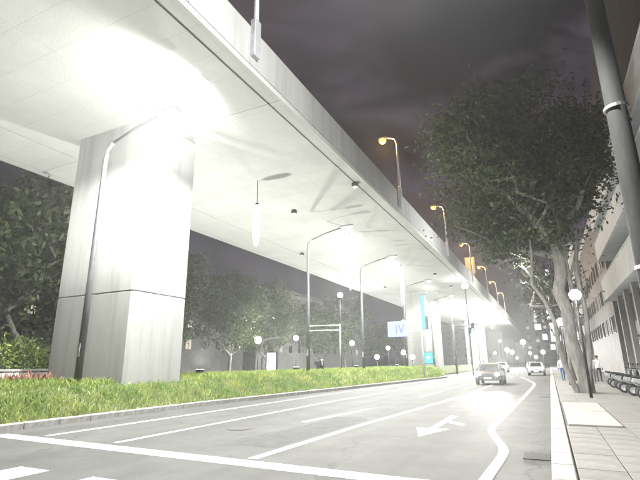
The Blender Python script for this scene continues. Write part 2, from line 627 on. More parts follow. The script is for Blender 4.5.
def blades(n, region, h0, h1, w0, w1, lean, keep=None, yfall=None):
    """many leaf blades as one mesh (two triangles each)"""
    x0, x1, y0, y1 = region
    u = RNG.random(n)
    ys_ = y0 + (y1 - y0) * (u ** (yfall or 1.0))
    xs_ = x0 + (x1 - x0) * RNG.random(n)
    V, Fc = [], []
    for x, y in zip(xs_, ys_):
        if x > kerb_x(y) - 0.22:
            continue
        if keep and not keep(x, y):
            continue
        z = bank_z(x, y) - 0.02
        far = 1 + max(0, y - 12) / 40
        h = random.uniform(h0, h1) * (0.75 + 0.45 * math.sin(x * 2.1 + 1.7 * math.sin(y * 0.9)) ** 2)
        w = random.uniform(w0, w1) * far
        a = random.uniform(0, 2 * math.pi)
        la = random.uniform(0, 2 * math.pi)
        l = random.uniform(0, lean)
        dx, dy = math.cos(a) * w, math.sin(a) * w
        lx, ly = math.cos(la) * l * h, math.sin(la) * l * h
        k = len(V)
        V += [(x - dx * .4, y - dy * .4, z), (x + dx * .4, y + dy * .4, z),
              (x + dx + lx * .5, y + dy + ly * .5, z + h * .6), (x - dx + lx * .5, y - dy + ly * .5, z + h * .6),
              (x + lx, y + ly, z + h)]
        Fc += [(k, k + 1, k + 2, k + 3), (k + 3, k + 2, k + 4)]
    me = bpy.data.meshes.new('grass')
    me.from_pydata(V, [], Fc)
    return me

def off_pier(x, y):
    return not (-18.9 < x < -14.1 and 12.3 < y < 15.5)

me = blades(210000, (-20.6, -9.6, 3, 64), 0.07, 0.27, 0.007, 0.017, 1.4, off_pier, 1.75)
me.materials.append(M_GRASS)
tag(link('grass', me), 'bright green ground cover and grass on the bank under the viaduct', 'grass', kind='stuff')
me = blades(500, (-20.5, -17.5, 9, 13.5), 0.25, 0.48, 0.015, 0.035, 0.9, off_pier)
me.materials.append(M_FLOWER)
tag(link('red_flowers', me), 'bed of small red flowers beside the wide pier', 'flowers', kind='stuff')

# ------------------------------------------------------------------ viaduct
H, XR, XL, ZT = 12.0, -8.5, -24.4, 13.9
via = thing('viaduct', 'long pale concrete viaduct carried on wide piers above the grass bank', 'viaduct', (-16.5, 0, 0))
PIERS = [-41.1, 13.9, 69.0, 124.0, 179.0, 234.0]
def vx(x):
    return x + 16.5
for a, c in zip(PIERS, PIERS[1:] + [300.0]):
    y0, y1 = a + 0.012, c - 0.012
    d = MB()
    # box deck with drip grooves near both soffit edges
    prof = [(XR, H), (XR, H + 0.7), (XL, H + 0.7), (XL, H), (XL + 0.55, H), (XL + 0.56, H + 0.06), (XL + 0.62, H + 0.06), (XL + 0.63, H),
            (-20.83, H), (-20.82, H + 0.04), (-20.77, H + 0.04), (-20.76, H),
            (XR - 0.66, H), (XR - 0.65, H + 0.07), (XR - 0.57, H + 0.07), (XR - 0.56, H)]
    d.prism([(vx(x), z) for x, z in prof], y0, y1)
    sp = d.build('deck_span', M_CONC, via)
    MB().box(vx(XL) - 0.01, vx(XR) - 0.02, y1, y1 + 0.024, H + 0.012, H + 0.6).build('joint_seal', M_SEAL, sp)
    for s in (-1, 1):
        npan = 10
        for k in range(npan):
            p0 = y0 + (y1 - y0) * k / npan + 0.008
            p1 = y0 + (y1 - y0) * (k + 1) / npan - 0.008
            x = vx(XR) if s > 0 else vx(XL)
            p = MB()
            o = [(x + s * 0.03, H + 0.22), (x + s * 0.03, ZT - 0.12), (x - s * 0.02, ZT), (x - s * 0.22, ZT), (x - s * 0.34, H + 0.71), (x + s * 0.0, H + 0.71), (x + s * 0.0, H + 0.22)]
            o = [(x + s * 0.03, H + 0.22), (x + s * 0.03, ZT - 0.1), (x - s * 0.03, ZT), (x - s * 0.22, ZT), (x - s * 0.3, H + 0.71), (x + s * 0.003, H + 0.71), (x + s * 0.003, H + 0.22)]
            p.prism(o, p0, p1)
            p.build('parapet_panel', M_CONC2, via)
for yc in PIERS:
    p = MB()
    # wall pier with chamfered corners, flaring out under the deck
    def ring(w, d, z, ch=0.12):
        return [(-w + ch, -d, z), (w - ch, -d, z), (w, -d + ch, z), (w, d - ch, z), (w - ch, d, z), (-w + ch, d, z), (-w, d - ch, z), (-w, -d + ch, z)]
    lv = [(2.3, 1.5, 0.0), (2.3, 1.5, 4.4), (2.27, 1.47, 4.42), (2.27, 1.47, 4.45), (2.3, 1.5, 4.47),
          (2.3, 1.5, 11.985)]
    for w, dd, z in lv:
        p.v += ring(w, dd, z)
    for i in range(len(lv) - 1):
        for j in range(8):
            j2 = (j + 1) % 8
            p.f.append((i * 8 + j, i * 8 + j2, i * 8 + 8 + j2, i * 8 + 8 + j))
    p.f.append(tuple(range((len(lv) - 1) * 8, len(lv) * 8)))
    o = p.build('pier', M_PIER, via, loc=(0, yc, 0))

# small fixtures under the deck
fx = MB()
fx.lathe([(0.001, 0), (0.16, 0), (0.2, -0.06), (0.2, -0.2), (0.14, -0.24)], seg=14)
fxm = fx.mesh('housing', M_DARK, smooth=True)
fgm = MB().lathe([(0.14, -0.235), (0.12, -0.3), (0.001, -0.34)], seg=14).mesh('lens', glow('fixture_lens', (0.95, 1, 0.9), 1.3), smooth=True)
for px, py in ((355, 186), (294, 213), (302, 255), (385, 288), (435, 275), (451, 287)):
    q = atZ(px, py, H - 0.2)
    t = thing('soffit_lamp', 'small round lamp fixed to the flat underside of the viaduct', 'lamp', (q.x, q.y, H), group='small lamps under the viaduct deck')
    link('housing', fxm, t)
    link('lens', fgm, t)

# sodium lamps standing on the parapet
def viaduct_lamp():
    t = thing('viaduct_lamp', 'orange sodium street lamp on a thin pole fixed to the viaduct parapet', 'street lamp', group='orange lamps along the viaduct parapet')
    MB().box(-0.02, 0.22, -0.2, 0.2, -1.25, 0.35).build('base_bracket', M_STEEL, t, bevel=0.03)
    MB().tube([(0.1, 0, 0.3), (0.1, 0, 3.9), (-0.05, 0, 4.35), (-0.7, 0, 4.6)], [0.11, 0.08, 0.07, 0.05], 10).build('pole', M_STEEL, t, smooth=True)
    h = MB().prism_x([(-0.17, 0.0), (0.17, 0.0), (0.2, 0.08), (0.1, 0.2), (-0.1, 0.2), (-0.2, 0.08)], -1.35, -0.65).build('lamp_head', M_STEEL, t, bevel=0.02, loc=(0, 0, 4.5))
    MB().lathe([(0.001, -0.34), (0.16, -0.31), (0.27, -0.2), (0.3, -0.06), (0.26, 0.03)], (-1.02, 0, 0), 16).build('lens', M_LAMPO, h, smooth=True)
    lamp('POINT', t, (-1.02, 0, 3.95), 40, (1, 0.55, 0.2), 0.1)
    return t
vl = viaduct_lamp()
VY = [11.8, 30.6, 48.2, 66.5, 85.0, 103.0, 121.0]
for i, y in enumerate(VY):
    o = vl if i == 0 else copy_tree(vl)
    o.location = (XR + 0.02, y, ZT - 0.1)

# amber lit board on the viaduct
ab = thing('amber_sign', 'amber lit board standing on the viaduct parapet', 'sign', (XR - 0.6, 70.5, ZT - 0.2))
MB().box(-0.75, 0.75, -0.06, 0.06, 0.7, 3.4).build('panel', M_DARK, ab, bevel=0.02)
MB().box(-0.68, 0.68, -0.075, -0.063, 0.78, 3.32).build('face', M_AMBER, ab)
for x in (-0.5, 0.5):
    MB().tube([(x, 0.12, 0), (x, 0.12, 3.0)], 0.05, 8).build('post', M_STEEL, ab)

# ------------------------------------------------------------------ tall street lamps on the bank
def street_lamp(label, group=None, uplight=True, power=1.0):
    t = thing('street_lamp', label, 'street lamp', group=group)
    MB().box(-0.2, 0.2, -0.2, 0.2, -0.15, 0.05).build('base_plate', M_STEEL, t, bevel=0.02)
    MB().tube([(0, 0, 0.05), (0, 0, 4.5), (0, 0, 8.6), (0.06, 0, 9.05), (0.35, 0, 9.3)], [0.125, 0.105, 0.085, 0.075, 0.065], 12).build('pole', M_POLE, t, smooth=True)
    MB().box(-0.06, 0.06, -0.12, -0.095, 1.2, 1.65).build('hatch', M_STEEL, t)
    MB().tube([(0.35, 0, 9.3), (1.4, 0, 9.62), (2.75, 0, 9.9)], [0.055, 0.05, 0.045], 10).build('arm', M_POLE, t, smooth=True)
    h = MB().prism_x([(-0.2, 0.0), (0.2, 0.0), (0.22, 0.07), (0.1, 0.17), (-0.1, 0.17), (-0.22, 0.07)], 2.6, 3.6).build('lamp_head', M_STEEL, t, bevel=0.02, loc=(0, 0, 9.84))
    MB().lathe([(0.001, -0.2), (0.13, -0.17), (0.2, -0.09), (0.21, 0)], (3.15, 0, 0), 16).build('lens', M_LAMPW, h, smooth=True)
    lamp('SPOT', t, (3.15, 0, 9.5), P_DOWN * power, (1, 0.99, 0.95), 0.15, (-0.12, 0, -1), 168, 0.35)
    if uplight:
        MB().box(2.95, 3.35, -0.16, 0.16, 0.18, 0.26).build('upper_lens', M_LAMPW, h)
        lamp('SPOT', t, (3.1, 0, 10.25), P_UP * power, (1, 0.995, 0.95), 0.15, (-0.55, 0.0, 0.8), 172, 0.25)
    return t
main = street_lamp('tall steel street lamp glaring beside the wide pier')
main.location = (-14.6, 10.8, 0.72)
other = street_lamp('tall steel street lamp on the grass bank beyond the wide pier', 'street lamps on the bank beyond the pier', uplight=False)
LY = [27.8, 38.2, 52.0, 66.0, 82.0, 100.0, 120.0]
for i, y in enumerate(LY):
    o = other if i == 0 else copy_tree(other)
    o.location = (-14.6, y, 0.9)
    for ch in o.children:
        if ch.type == 'LIGHT' and i > 0:
            ch.data = ch.data.copy()
            ch.data.energy *= 0.75

# small fill lamps added in the grass to brighten the underside of the viaduct
def fill_lamp(label, loc, power, axis, cone, group=None):
    t = thing('fill_lamp', label, 'fill_lamp', loc, group=group)
    MB().box(-0.18, 0.18, -0.1, 0.1, -0.1, 0.03).build('base', M_DARK, t)
    for x in (-0.2, 0.2):
        MB().box(x - 0.012, x + 0.012, -0.03, 0.03, 0.0, 0.26).build('bracket', M_DARK, t)
    h = MB().prism_x([(-0.14, 0.14), (0.14, 0.14), (0.17, 0.3), (-0.17, 0.3)], -0.185, 0.185).build('housing', M_DARK, t, bevel=0.012)
    MB().box(-0.16, 0.16, -0.145, 0.145, 0.302, 0.31).build('lens', M_LAMPW, h)
    lamp('SPOT', t, (0, 0, 0.42), power, (1, 0.995, 0.955), 0.15, axis, cone, 0.7)
    return t
fill_lamp('small black added fill lamp in the grass in front of the wide pier', (-16.2, 7.6, bank_z(-16.2, 7.6) + 0.08), P_FILL * 1.25, (-0.1, -0.25, 1), 150)
for y, k in ((20.5, 1.35), (31.5, 0.95), (44.0, 0.8), (58.0, 0.7), (78.0, 0.7), (100.0, 0.7)):
    fill_lamp('small black added fill lamp in the grass beyond the wide pier', (-17.6, y, bank_z(-17.6, y) + 0.08), P_FILL * k, (0.05, 0, 1), 158, 'added fill lamps in the grass beyond the pier')

# hanging tube lamps under the deck
def hanging(label, x, y, ztop, zbot, gm, group=None, two=False):
    t = thing('hanging_lamp', label, 'lamp', (x, y, H), group=group)
    MB().tube([(0, 0, -0.01), (0, 0, ztop - H)], 0.025, 8).build('rod', M_DARK, t)
    MB().lathe([(0.001, 0.14), (0.1, 0.1), (0.16, -0.02)], (0, 0, ztop - H), 12).build('cap', M_DARK, t, smooth=True)
    L = zbot - ztop
    if two:
        a = MB().lathe([(0.2, 0), (0.18, L * .25), (0.1, L * .47), (0.02, L * .5)], (0, 0, ztop - H - 0.02), 14)
        a.build('tube', gm, t, smooth=True)
        a = MB().lathe([(0.02, L * .6), (0.14, L * .68), (0.15, L * .85), (0.05, L)], (0, 0, ztop - H - 0.02), 14)
        a.build('tube', gm, t, smooth=True)
        MB().tube([(0, 0, ztop - H + L * .48), (0, 0, ztop - H + L * .62)], 0.03, 8).build('link', M_DARK, t)
    else:
        a = MB().lathe([(0.17, 0), (0.21, L * .2), (0.21, L * .75), (0.12, L * .97), (0.001, L)], (0, 0, ztop - H - 0.02), 14)
        a.build('tube', gm, t, smooth=True)
    return t
def hang(px, t, bpy_, Y, label, gm, two=False, group=None):
    a, c = atY(px, t, Y), atY(px, bpy_, Y)
    hanging(label, a.x, Y, min(a.z, H - 0.15), c.z, gm, group, two)
hang(257, 205, 246, 20.5, 'pinkish white tube lamp hanging below the viaduct beside the pier', M_TUBEP)
hang(349, 235, 290, 33.0, 'white hanging lamp of two tapered tubes below the viaduct', M_TUBE, True)
hang(401, 265, 305, 47.5, 'plain white tube lamp hanging below the viaduct above the blue sign', M_TUBE)
hang(470, 312, 338, 88.0, 'distant white tube lamp hanging below the viaduct beside the traffic signal', M_TUBE)

# ------------------------------------------------------------------ signs on the bank
tp = thing('sign_gantry', 'steel post with arm carrying a lit blue and white road sign', 'road sign', (-10.75, 44.0, 0.3))
MB().tube([(0, 0, -0.2), (0, 0, 5.3)], [0.1, 0.08], 12).build('post', M_STEEL, tp, smooth=True)
for z in (4.25, 4.75):
    MB().tube([(0, 0, z), (-3.3, 0, z)], 0.045, 8).build('arm', M_STEEL, tp)
sg = MB().box(-3.35, -1.35, -0.14, -0.06, 3.75, 5.25).build('panel', M_SIGNB, tp, bevel=0.02)
ink = MB()
ink.box(-2.52, -2.4, -0.152, -0.142, 4.1, 4.95)
ink.build('letter_i', M_SIGND, sg)
ink = MB()
for s, x0 in ((1, -2.22), (-1, -1.7)):
    k = len(ink.v)
    ink.prism([(x0 - 0.06, 4.95), (x0 + 0.06, 4.95), (-1.96 + 0.05, 4.1), (-1.96 - 0.05, 4.1)], -0.152 - 0.001 * s, -0.142)
ink.build('letter_v', M_SIGND, sg)

te = thing('teal_sign', 'tall narrow teal neon sign on a post beside the viaduct', 'sign', (-13.9, 59, 0.2))
MB().tube([(0, 0.1, -0.2), (0, 0.1, 10)], 0.07, 10).build('post', M_STEEL, te)
MB().box(-0.42, 0.42, -0.06, 0.1, 5.5, 10).build('case', M_DARK, te, bevel=0.02)
MB().box(-0.36, 0.06, -0.075, -0.063, 5.6, 9.9).build('face', M_TEAL, te)
MB().box(0.1, 0.36, -0.075, -0.063, 7.2, 9.9).build('white_strip', M_SIGNW, te)
te = thing('teal_box', 'teal lit box sign near the ground below the tall neon sign', 'sign', (-12.6, 54, 0.5))
MB().box(-0.6, 0.6, -0.1, 0.1, 0.9, 2.3).build('case', M_DARK, te, bevel=0.03)
MB().box(-0.52, 0.52, -0.115, -0.103, 0.98, 2.22).build('face', M_TEAL, te)
MB().lathe([(0.2, 0), (0.17, -0.03), (0.001, -0.05)], (0, -0.117, 1.65), 14, 'y').build('bulb', M_SIGNW, te)
for x in (-0.4, 0.4):
    MB().tube([(x, 0, -0.6), (x, 0, 0.95)], 0.05, 8).build('leg', M_STEEL, te)

q = atY(272, 361, 38.0)
lb = thing('lightbox', 'glowing white upright advertising lightbox behind the grass', 'lightbox', (q.x, 38.0, 0.0))
MB().box(-0.62, 0.62, -0.12, 0.12, 0.45, 2.75).build('case', M_DARK, lb, bevel=0.04)
MB().box(-0.5, 0.5, -0.135, -0.123, 0.55, 2.65).build('face', M_TUBE, lb)
for x in (-0.45, 0.45):
    MB().tube([(x, 0, -0.05), (x, 0, 0.5)], 0.06, 8).build('leg', M_STEEL, lb)

# height bar frame (post with cross bars) on the bank
hb = thing('barrier_frame', 'thin white post with double cross bars standing on the bank', 'barrier', (0, 0, 0))
q = atY(308.5, 362, 30.0)
hb.location = (q.x, 30.0, 0.9)
MB().tube([(0, 0, 0), (0, 0, 4.3)], 0.06, 10).build('post', M_STEEL, hb, smooth=True)
MB().tube([(2.2, 0.8, 0), (2.2, 0.8, 3.5)], 0.05, 10).build('post', M_STEEL, hb, smooth=True)
for z in (3.05, 3.4):
    MB().tube([(0, 0, z), (2.2, 0.8, z)], 0.035, 8).build('cross_bar', M_STEEL, hb)

# traffic signal over the road
ts = thing('traffic_signal', 'traffic signal with lit green lamps on an arm over the road', 'traffic light', (-11.6, 66, 0.1))
MB().tube([(0, 0, -0.1), (0, 0, 6.6)], [0.13, 0.1], 12).build('pole', M_DARK, ts, smooth=True)
MB().tube([(0, 0, 6.3), (3.4, 0, 6.5)], [0.08, 0.05], 10).build('arm', M_DARK, ts, smooth=True)
for x in (2.6, 2.2):
    hz = 6.15 if x > 2.4 else 5.5
    cs = MB().box(x - 0.2, x + 0.2, -0.14, 0.1, hz - 0.55, hz + 0.6).build('signal_case', M_DARK, ts, bevel=0.04)
    for k in range(3):
        MB().lathe([(0.15, 0), (0.12, -0.03), (0.001, -0.05)], (x, -0.145, hz + 0.35 - 0.36 * k), 12, 'y').build('signal_lens', M_GREEN if k == 2 else M_GLASS, cs)

# low white wall and lamps on the far side of the bank
lw = thing('low_wall', 'low pale wall edging the planting behind the wide pier', 'wall', (-21.9, 5, 0))
MB().box(-0.2, 0.2, -12, 15, -0.1, 1.38).build('wall', M_WALL, lw)
MB().box(-0.27, 0.27, -12.05, 15.05, 1.383, 1.5).build('coping', M_KERB, lw, bevel=0.02)

def globe_lamp(label, group):
    t = thing('globe_lamp', label, 'lamp', group=group)
    MB().tube([(0, 0, 0), (0, 0, 1.0)], [0.09, 0.06], 10).build('post', M_DARK, t, smooth=True)
    MB().lathe([(0.06, 0.98), (0.12, 1.02), (0.1, 1.08)], seg=12).build('collar', M_DARK, t, smooth=True)
    pr = [(0.25 * math.sin(a), 1.3 - 0.25 * math.cos(a)) for a in np.linspace(0.35, math.pi, 9)]
    MB().lathe(pr, seg=16).build('globe', M_LAMPW, t, smooth=True)
    return t
# tall park lamps along the far road: post, arm and ball
def park_lamp(h, r, label, group, power):
    t = thing('park_lamp', label, 'lamp', group=group)
    MB().tube([(0, 0, 0), (0, 0, h - r)], [0.09, 0.055], 10).build('post', M_DARK, t, smooth=True)
    MB().lathe([(0.05, h - r - 0.12), (0.14, h - r - 0.05), (0.12, h - r + 0.02)], seg=12).build('collar', M_DARK, t, smooth=True)
    pr = [(r * math.sin(a), h - r * math.cos(a)) for a in np.linspace(0.25, math.pi, 10)]
    MB().lathe(pr, seg=16).build('globe', M_LAMPW, t, smooth=True)
    if power:
        lamp('POINT', t, (0, 0, h - 0.0), power, (1, 0.99, 0.96), r + 0.02)
    return t
for px, py, Y, r, pw in ((258, 340, 52.0, 0.5, 2000), (296, 338, 66.0, 0.42, 1200), (352, 343, 84.0, 0.5, 1500)):
    q = atY(px, py, Y)
    o = park_lamp(q.z, r, 'white globe lamp on a post beyond the viaduct beside the far road', 'globe lamps along the far road', pw)
    o.location = (q.x, Y, 0)
q = atY(340, 295, 58.0)
o = park_lamp(q.z, 0.38, 'tall post with a single white ball lamp beyond the viaduct', None, 1300)
o.location = (q.x, 58.0, 0)
for px, py, Y in ((388, 348, 70), (403.5, 352.5, 62), (412.5, 357, 58), (377, 357, 60), (403, 322, 75)):
    q = atY(px, py, Y)
    o = park_lamp(q.z, 0.33, 'small white globe lamp on a short post below the blue sign', 'small globe lamps below the blue sign', 0)
    o.location = (q.x, Y, 0.0)

# white lamps hung off the viaduct near the far signal, and far street lamps on the road
def far_lamp(px, py, Y, r, label, power=0):
    q = atY(px, py, Y)
    o = park_lamp(q.z, r, label, 'far street lamps down the road', power)
    o.location = (q.x, Y, 0)
far_lamp(465, 286, 60.0, 0.42, 'tall pole with a round white lamp beside the viaduct edge', 300)
for px, py, Y in ((507, 350, 120), (512, 352, 135), (523, 342, 110), (476, 321, 95)):
    far_lamp(px, py, Y, 0.55, 'distant round white street lamp far down the road', 2600)

for px, py, Y in ((500, 341, 150), (530, 353, 150), (536, 357, 125), (517, 358, 170), (495, 353, 160), (543, 352, 105), (482, 340, 140)):
    far_lamp(px, py, Y, 0.42, 'small round white light in the far traffic end of the road')
# ------------------------------------------------------------------ tall concrete post on the right pavement
def lamp_post(label, loc, group=None, rot=0.0, power=1.0):
    ax = Matrix.Rotation(-rot, 3, 'Z') @ Vector((-0.74, 0.12, -0.66))
    post = thing('lamp_post', label, 'lamp post', loc, group=group)
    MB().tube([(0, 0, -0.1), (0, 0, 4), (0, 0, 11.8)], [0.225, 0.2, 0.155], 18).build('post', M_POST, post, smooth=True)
    for z in (3.1, 6.4):
        MB().tube([(0, 0, z), (0, 0, z + 0.07)], 0.225, 18).build('band', M_STEEL, post)
    MB().tube([(0, 0, 11.6), (-0.5, 0, 11.95), (-3.4, 0, 12.25)], [0.06, 0.055, 0.045], 10).build('arm', M_STEEL, post, smooth=True)
    ph = MB().prism_x([(-0.2, 0.0), (0.2, 0.0), (0.22, 0.07), (0.1, 0.17), (-0.1, 0.17), (-0.22, 0.07)], -4.2, -3.2).build('lamp_head', M_STEEL, post, bevel=0.02, loc=(0, 0, 12.1))
    MB().lathe([(0.001, -0.2), (0.13, -0.17), (0.2, -0.09), (0.21, 0)], (-3.75, 0, 0), 16).build('lens', M_LAMPW, ph, smooth=True)
    lamp('SPOT', post, (-3.75, 0, 11.75), P_POST * power, (1, 0.99, 0.96), 0.15, ax, 172, 0.2)
    post.rotation_euler.z = rot
    return post
lamp_post('thick grey concrete lamp post close by on the pavement', (1.86, 10.0, 0.12), rot=0.6)
for y in (40.0, 68.0, 96.0, 124.0):
    lamp_post('tall concrete lamp post farther along behind the big tree', (1.86, y, 0.12), 'lamp posts behind the big tree', power=0.55)

def small_lamp(px, py, Y, label, r=0.24, power=P_SMALL):
    q = atY(px, py, Y)
    t = thing('pavement_lamp', label, 'lamp', (q.x, Y, 0.12))
    h = q.z - 0.12
    MB().tube([(0, 0, 0), (0, 0, h - r * 0.6)], [0.06, 0.04], 10).build('post', M_DARK, t, smooth=True)
    MB().lathe([(0.05, h - r * 1.2), (0.1, h - r * 0.9), (0.1, h - r * 0.6)], seg=12).build('collar', M_DARK, t, smooth=True)
    pr = [(r * math.sin(a), h - r * math.cos(a)) for a in np.linspace(0.4, math.pi, 10)]
    MB().lathe(pr, seg=16).build('globe', M_LAMPW, t, smooth=True)
    lamp('POINT', t, (0, 0, h), power, (1, 1, 0.97), r + 0.02)
small_lamp(575, 295, 22.0, 'round white pavement lamp lighting the trunk of the big tree')
small_lamp(561, 322, 33.0, 'smaller round white pavement lamp behind the big tree trunk', 0.26, 45)

# ------------------------------------------------------------------ trees
def make_tree(label, base, crown_c, crown_r, ntips, nleaf, leafs, leafmat, seed, fork=2.6, r0=0.32, group=None, stems=1, spread=0.6):
    rnd = np.random.default_rng(seed)
    t = thing('street_tree', label, 'tree', base, group=group)
    cc = np.array(crown_c) - np.array(base)
    cr = np.array(crown_r)
    nodes = [np.array([0, 0, 0.0])]
    par = [-1]
    z = 0
    lean = np.array([cc[0], cc[1]]) / max(cc[2], 1)
    while z < fork:
        z += 0.6
        nodes.append(np.array([lean[0] * z * 0.4 + 0.05 * rnd.normal(), lean[1] * z * 0.4 + 0.05 * rnd.normal(), z]))
        par.append(len(nodes) - 2)
    top = len(nodes) - 1
    # lumpy crown: tips cluster round a few lobes
    lobes = []
    for _ in range(14):
        d = rnd.normal(size=3)
        d /= np.linalg.norm(d)
        lobes.append(d * rnd.uniform(0.55, 0.8))
    pts = []
    while len(pts) < ntips:
        l = lobes[rnd.integers(len(lobes))]
        p = l + rnd.normal(size=3) * 0.24
        if rnd.random() < 0.25:
            p = rnd.normal(size=3) * 0.4
        if np.linalg.norm(p) > 1.05:
            continue
        pts.append(cc + p * cr)
    pts.sort(key=lambda p: np.linalg.norm(p - nodes[top]))
    tips = []
    for p in pts:
        N = np.array(nodes[top:])
        d = np.linalg.norm(N - p, axis=1) + 0.35 * np.linalg.norm(N - nodes[top], axis=1)
        up = N[:, 2] > p[2] + 0.5
        d = d + up * 3.0
        j = int(np.argmin(d)) + top
        a = nodes[j]
        L = np.linalg.norm(p - a)
        steps = max(1, int(L / 0.9))
        prev = j
        for s in range(1, steps + 1):
            q = a + (p - a) * s / steps
            if s < steps:
                q = q + rnd.normal(size=3) * 0.07 + np.array([0, 0, 0.06 * math.sin(math.pi * s / steps) * L * 0.3])
            nodes.append(q)
            par.append(prev)
            prev = len(nodes) - 1
        tips.append(prev)
    cnt = [0] * len(nodes)
    for k in tips:
        while k >= 0:
            cnt[k] += 1
            k = par[k]
    tot = cnt[0]
    rad = [max(0.012, r0 * (c / tot) ** 0.45) for c in cnt]
    rad[0] = r0 * 1.45
    if len(rad) > 1:
        rad[1] = r0 * 1.08
    child = {}
    for k, p in enumerate(par):
        if p >= 0:
            child.setdefault(p, []).append(k)
    tr = MB()
    lm = MB()
    done = set()
    def chain(k0):
        ch = [par[k0], k0] if par[k0] >= 0 else [k0]
        k = k0
        while k in child:
            nx = max(child[k], key=lambda c: cnt[c])
            for c in child[k]:
                if c != nx:
                    stack.append(c)
            ch.append(nx)
            k = nx
        return ch
    stack = [0]
    first = True
    while stack:
        ch = chain(stack.pop())
        if len(ch) < 2:
            continue
        rr = [rad[k] for k in ch]
        if not first:
            rr[0] = min(rr[0], rr[1] * 1.25)
        big = first
        (tr if big else lm).tube([nodes[k] for k in ch], rr, 10 if rr[1] > 0.1 else 5, cap=False)
        first = False
    for s in range(1, stems):
        a = rnd.uniform(0, 2 * math.pi)
        o = np.array([math.cos(a), math.sin(a), 0]) * rnd.uniform(0.35, 0.6)
        e = cc + rnd.normal(size=3) * cr * 0.35
        q = [o * (1 - u) + e * u + np.array([0, 0, 0]) + rnd.normal(size=3) * 0.12 * (0 < u < 1) + o * 0.8 * math.sin(math.pi * u) for u in np.linspace(0, 0.9, 8)]
        lm.tube(q, np.linspace(r0 * 0.45, 0.05, 8).tolist(), 8, cap=False)
    tr.build('trunk', M_BARK, t, smooth=True)
    lm.build('limbs', M_BARK, t, smooth=True)
    V, Fc = [], []
    tipp = np.array([nodes[k] for k in tips])
    for p in tipp:
        c = int(nleaf * rnd.uniform(0.55, 1.4))
        P = p + rnd.normal(size=(c, 3)) * np.array([spread, spread, spread * 0.7])
        A = rnd.normal(size=(c, 3))
        A /= np.linalg.norm(A, axis=1, keepdims=True)
        B = rnd.normal(size=(c, 3))
        B -= A * np.sum(A * B, axis=1, keepdims=True)
        B /= np.linalg.norm(B, axis=1, keepdims=True)
        S = rnd.uniform(leafs * 0.6, leafs * 1.3, size=(c, 1))
        for a, u, w, s in zip(P, A, B, S):
            k = len(V)
            V += [tuple(a - u * s), tuple(a + w * s * 0.42 - u * s * .1), tuple(a + u * s), tuple(a - w * s * 0.42 - u * s * .1)]
            Fc.append((k, k + 1, k + 2, k + 3))
    me = bpy.data.meshes.new('crown')
    me.from_pydata(V, [], Fc)
    me.materials.append(leafmat)
    link('crown', me, t)
    return t

make_tree('big dark leafy tree with pale forked trunk at the kerb', (1.3, 25.5, 0.12), (-0.6, 26, 12.2), (4.5, 4.4, 4.9), 360, 140, 0.14, M_LEAF, 3, fork=2.8, r0=0.3, stems=4, spread=0.62)
make_tree('slim lit tree farther along the pavement behind the big tree', (1.5, 41, 0.12), (0.6, 41, 9.0), (3.4, 3.6, 4.2), 90, 14, 0.14, M_LEAF, 9, fork=2.6, r0=0.2, stems=2)
make_tree('distant pavement tree beside the far shop signs', (1.6, 62, 0.12), (1.2, 62, 8.8), (3.4, 3.8, 4.0), 80, 16, 0.18, M_LEAF, 12, fork=2.6, r0=0.22)

bt = make_tree('tree with slender trunk in the dark planting beyond the viaduct', (0, 0, 0), (0.2, 0, 8.0), (4.2, 4.2, 4.6), 150, 60, 0.24, M_LEAF2, 21, fork=2.4, r0=0.2, group='trees beyond the viaduct')
bt2 = make_tree('tree with slender trunk in the dark planting beyond the viaduct', (0, 0, 0), (-0.6, 0.3, 9.0), (4.6, 4.4, 5.6), 150, 60, 0.25, M_LEAF2, 22, fork=1.8, r0=0.22, group='trees beyond the viaduct', stems=2)
spots = [(-29.5, 17.6), (-31.5, 13.0), (-38.5, 30), (-39, 39), (-38, 50), (-40, 62), (-38.5, 76), (-39.5, 92), (-38.5, 110), (-40, 130), (-45, 22), (-47, 45), (-46, 70), (-39, 20), (-39, 152), (-40, 178)]
for i, (x, y) in enumerate(spots):
    src = bt if i % 2 == 0 else bt2
    o = src if i < 2 else copy_tree(src)
    if i >= 2:
        o['label'] = 'tree with slender trunk in the dark planting beyond the viaduct'
        o['group'] = 'trees beyond the viaduct'
    if i < 2:
        o['label'] = 'shady tree rising behind the low pale wall and shrubs'
        o['group'] = 'trees behind the low wall'
    o.location = (x, y, 0)
    s = 0.9 + 0.3 * random.random()
    o.scale = (s, s, s)
    o.rotation_euler.z = random.uniform(0, 6.28)

# clipped shrubs behind the low wall, left of the pier
def shrub(label, loc, r, seed, n=1500, leafs=0.1):
    rnd = np.random.default_rng(seed)
    t = thing('shrub', label, 'shrub', loc, group='shrubs behind the low wall')
    st = MB()
    for k in range(7):
        a = k * 0.9
        st.tube([(0, 0, 0), (math.cos(a) * r * .3, math.sin(a) * r * .3, r * .6), (math.cos(a) * r * .6, math.sin(a) * r * .6, r * 1.2)], [0.03, 0.02, 0.01], 5)
    st.build('stems', M_BARK, t)
    V, Fc = [], []
    for _ in range(n):
        d = rnd.normal(size=3)
        d /= np.linalg.norm(d)
        p = d * r * rnd.uniform(0.55, 1.08) * (1 + 0.18 * math.sin(d[0] * 7 + seed) * math.cos(d[1] * 6)) + np.array([0, 0, r * 0.95])
        if p[2] < 0.05:
            continue
        u = rnd.normal(size=3)
        u /= np.linalg.norm(u)
        w = np.cross(u, rnd.normal(size=3))
        w /= np.linalg.norm(w)
        s = leafs * rnd.uniform(0.6, 1.3)
        k = len(V)
        V += [tuple(p - u * s), tuple(p + w * s * .5), tuple(p + u * s), tuple(p - w * s * .5)]
        Fc.append((k, k + 1, k + 2, k + 3))
    me = bpy.data.meshes.new('foliage')
    me.from_pydata(V, [], Fc)
    me.materials.append(M_GRASS)
    link('foliage', me, t)
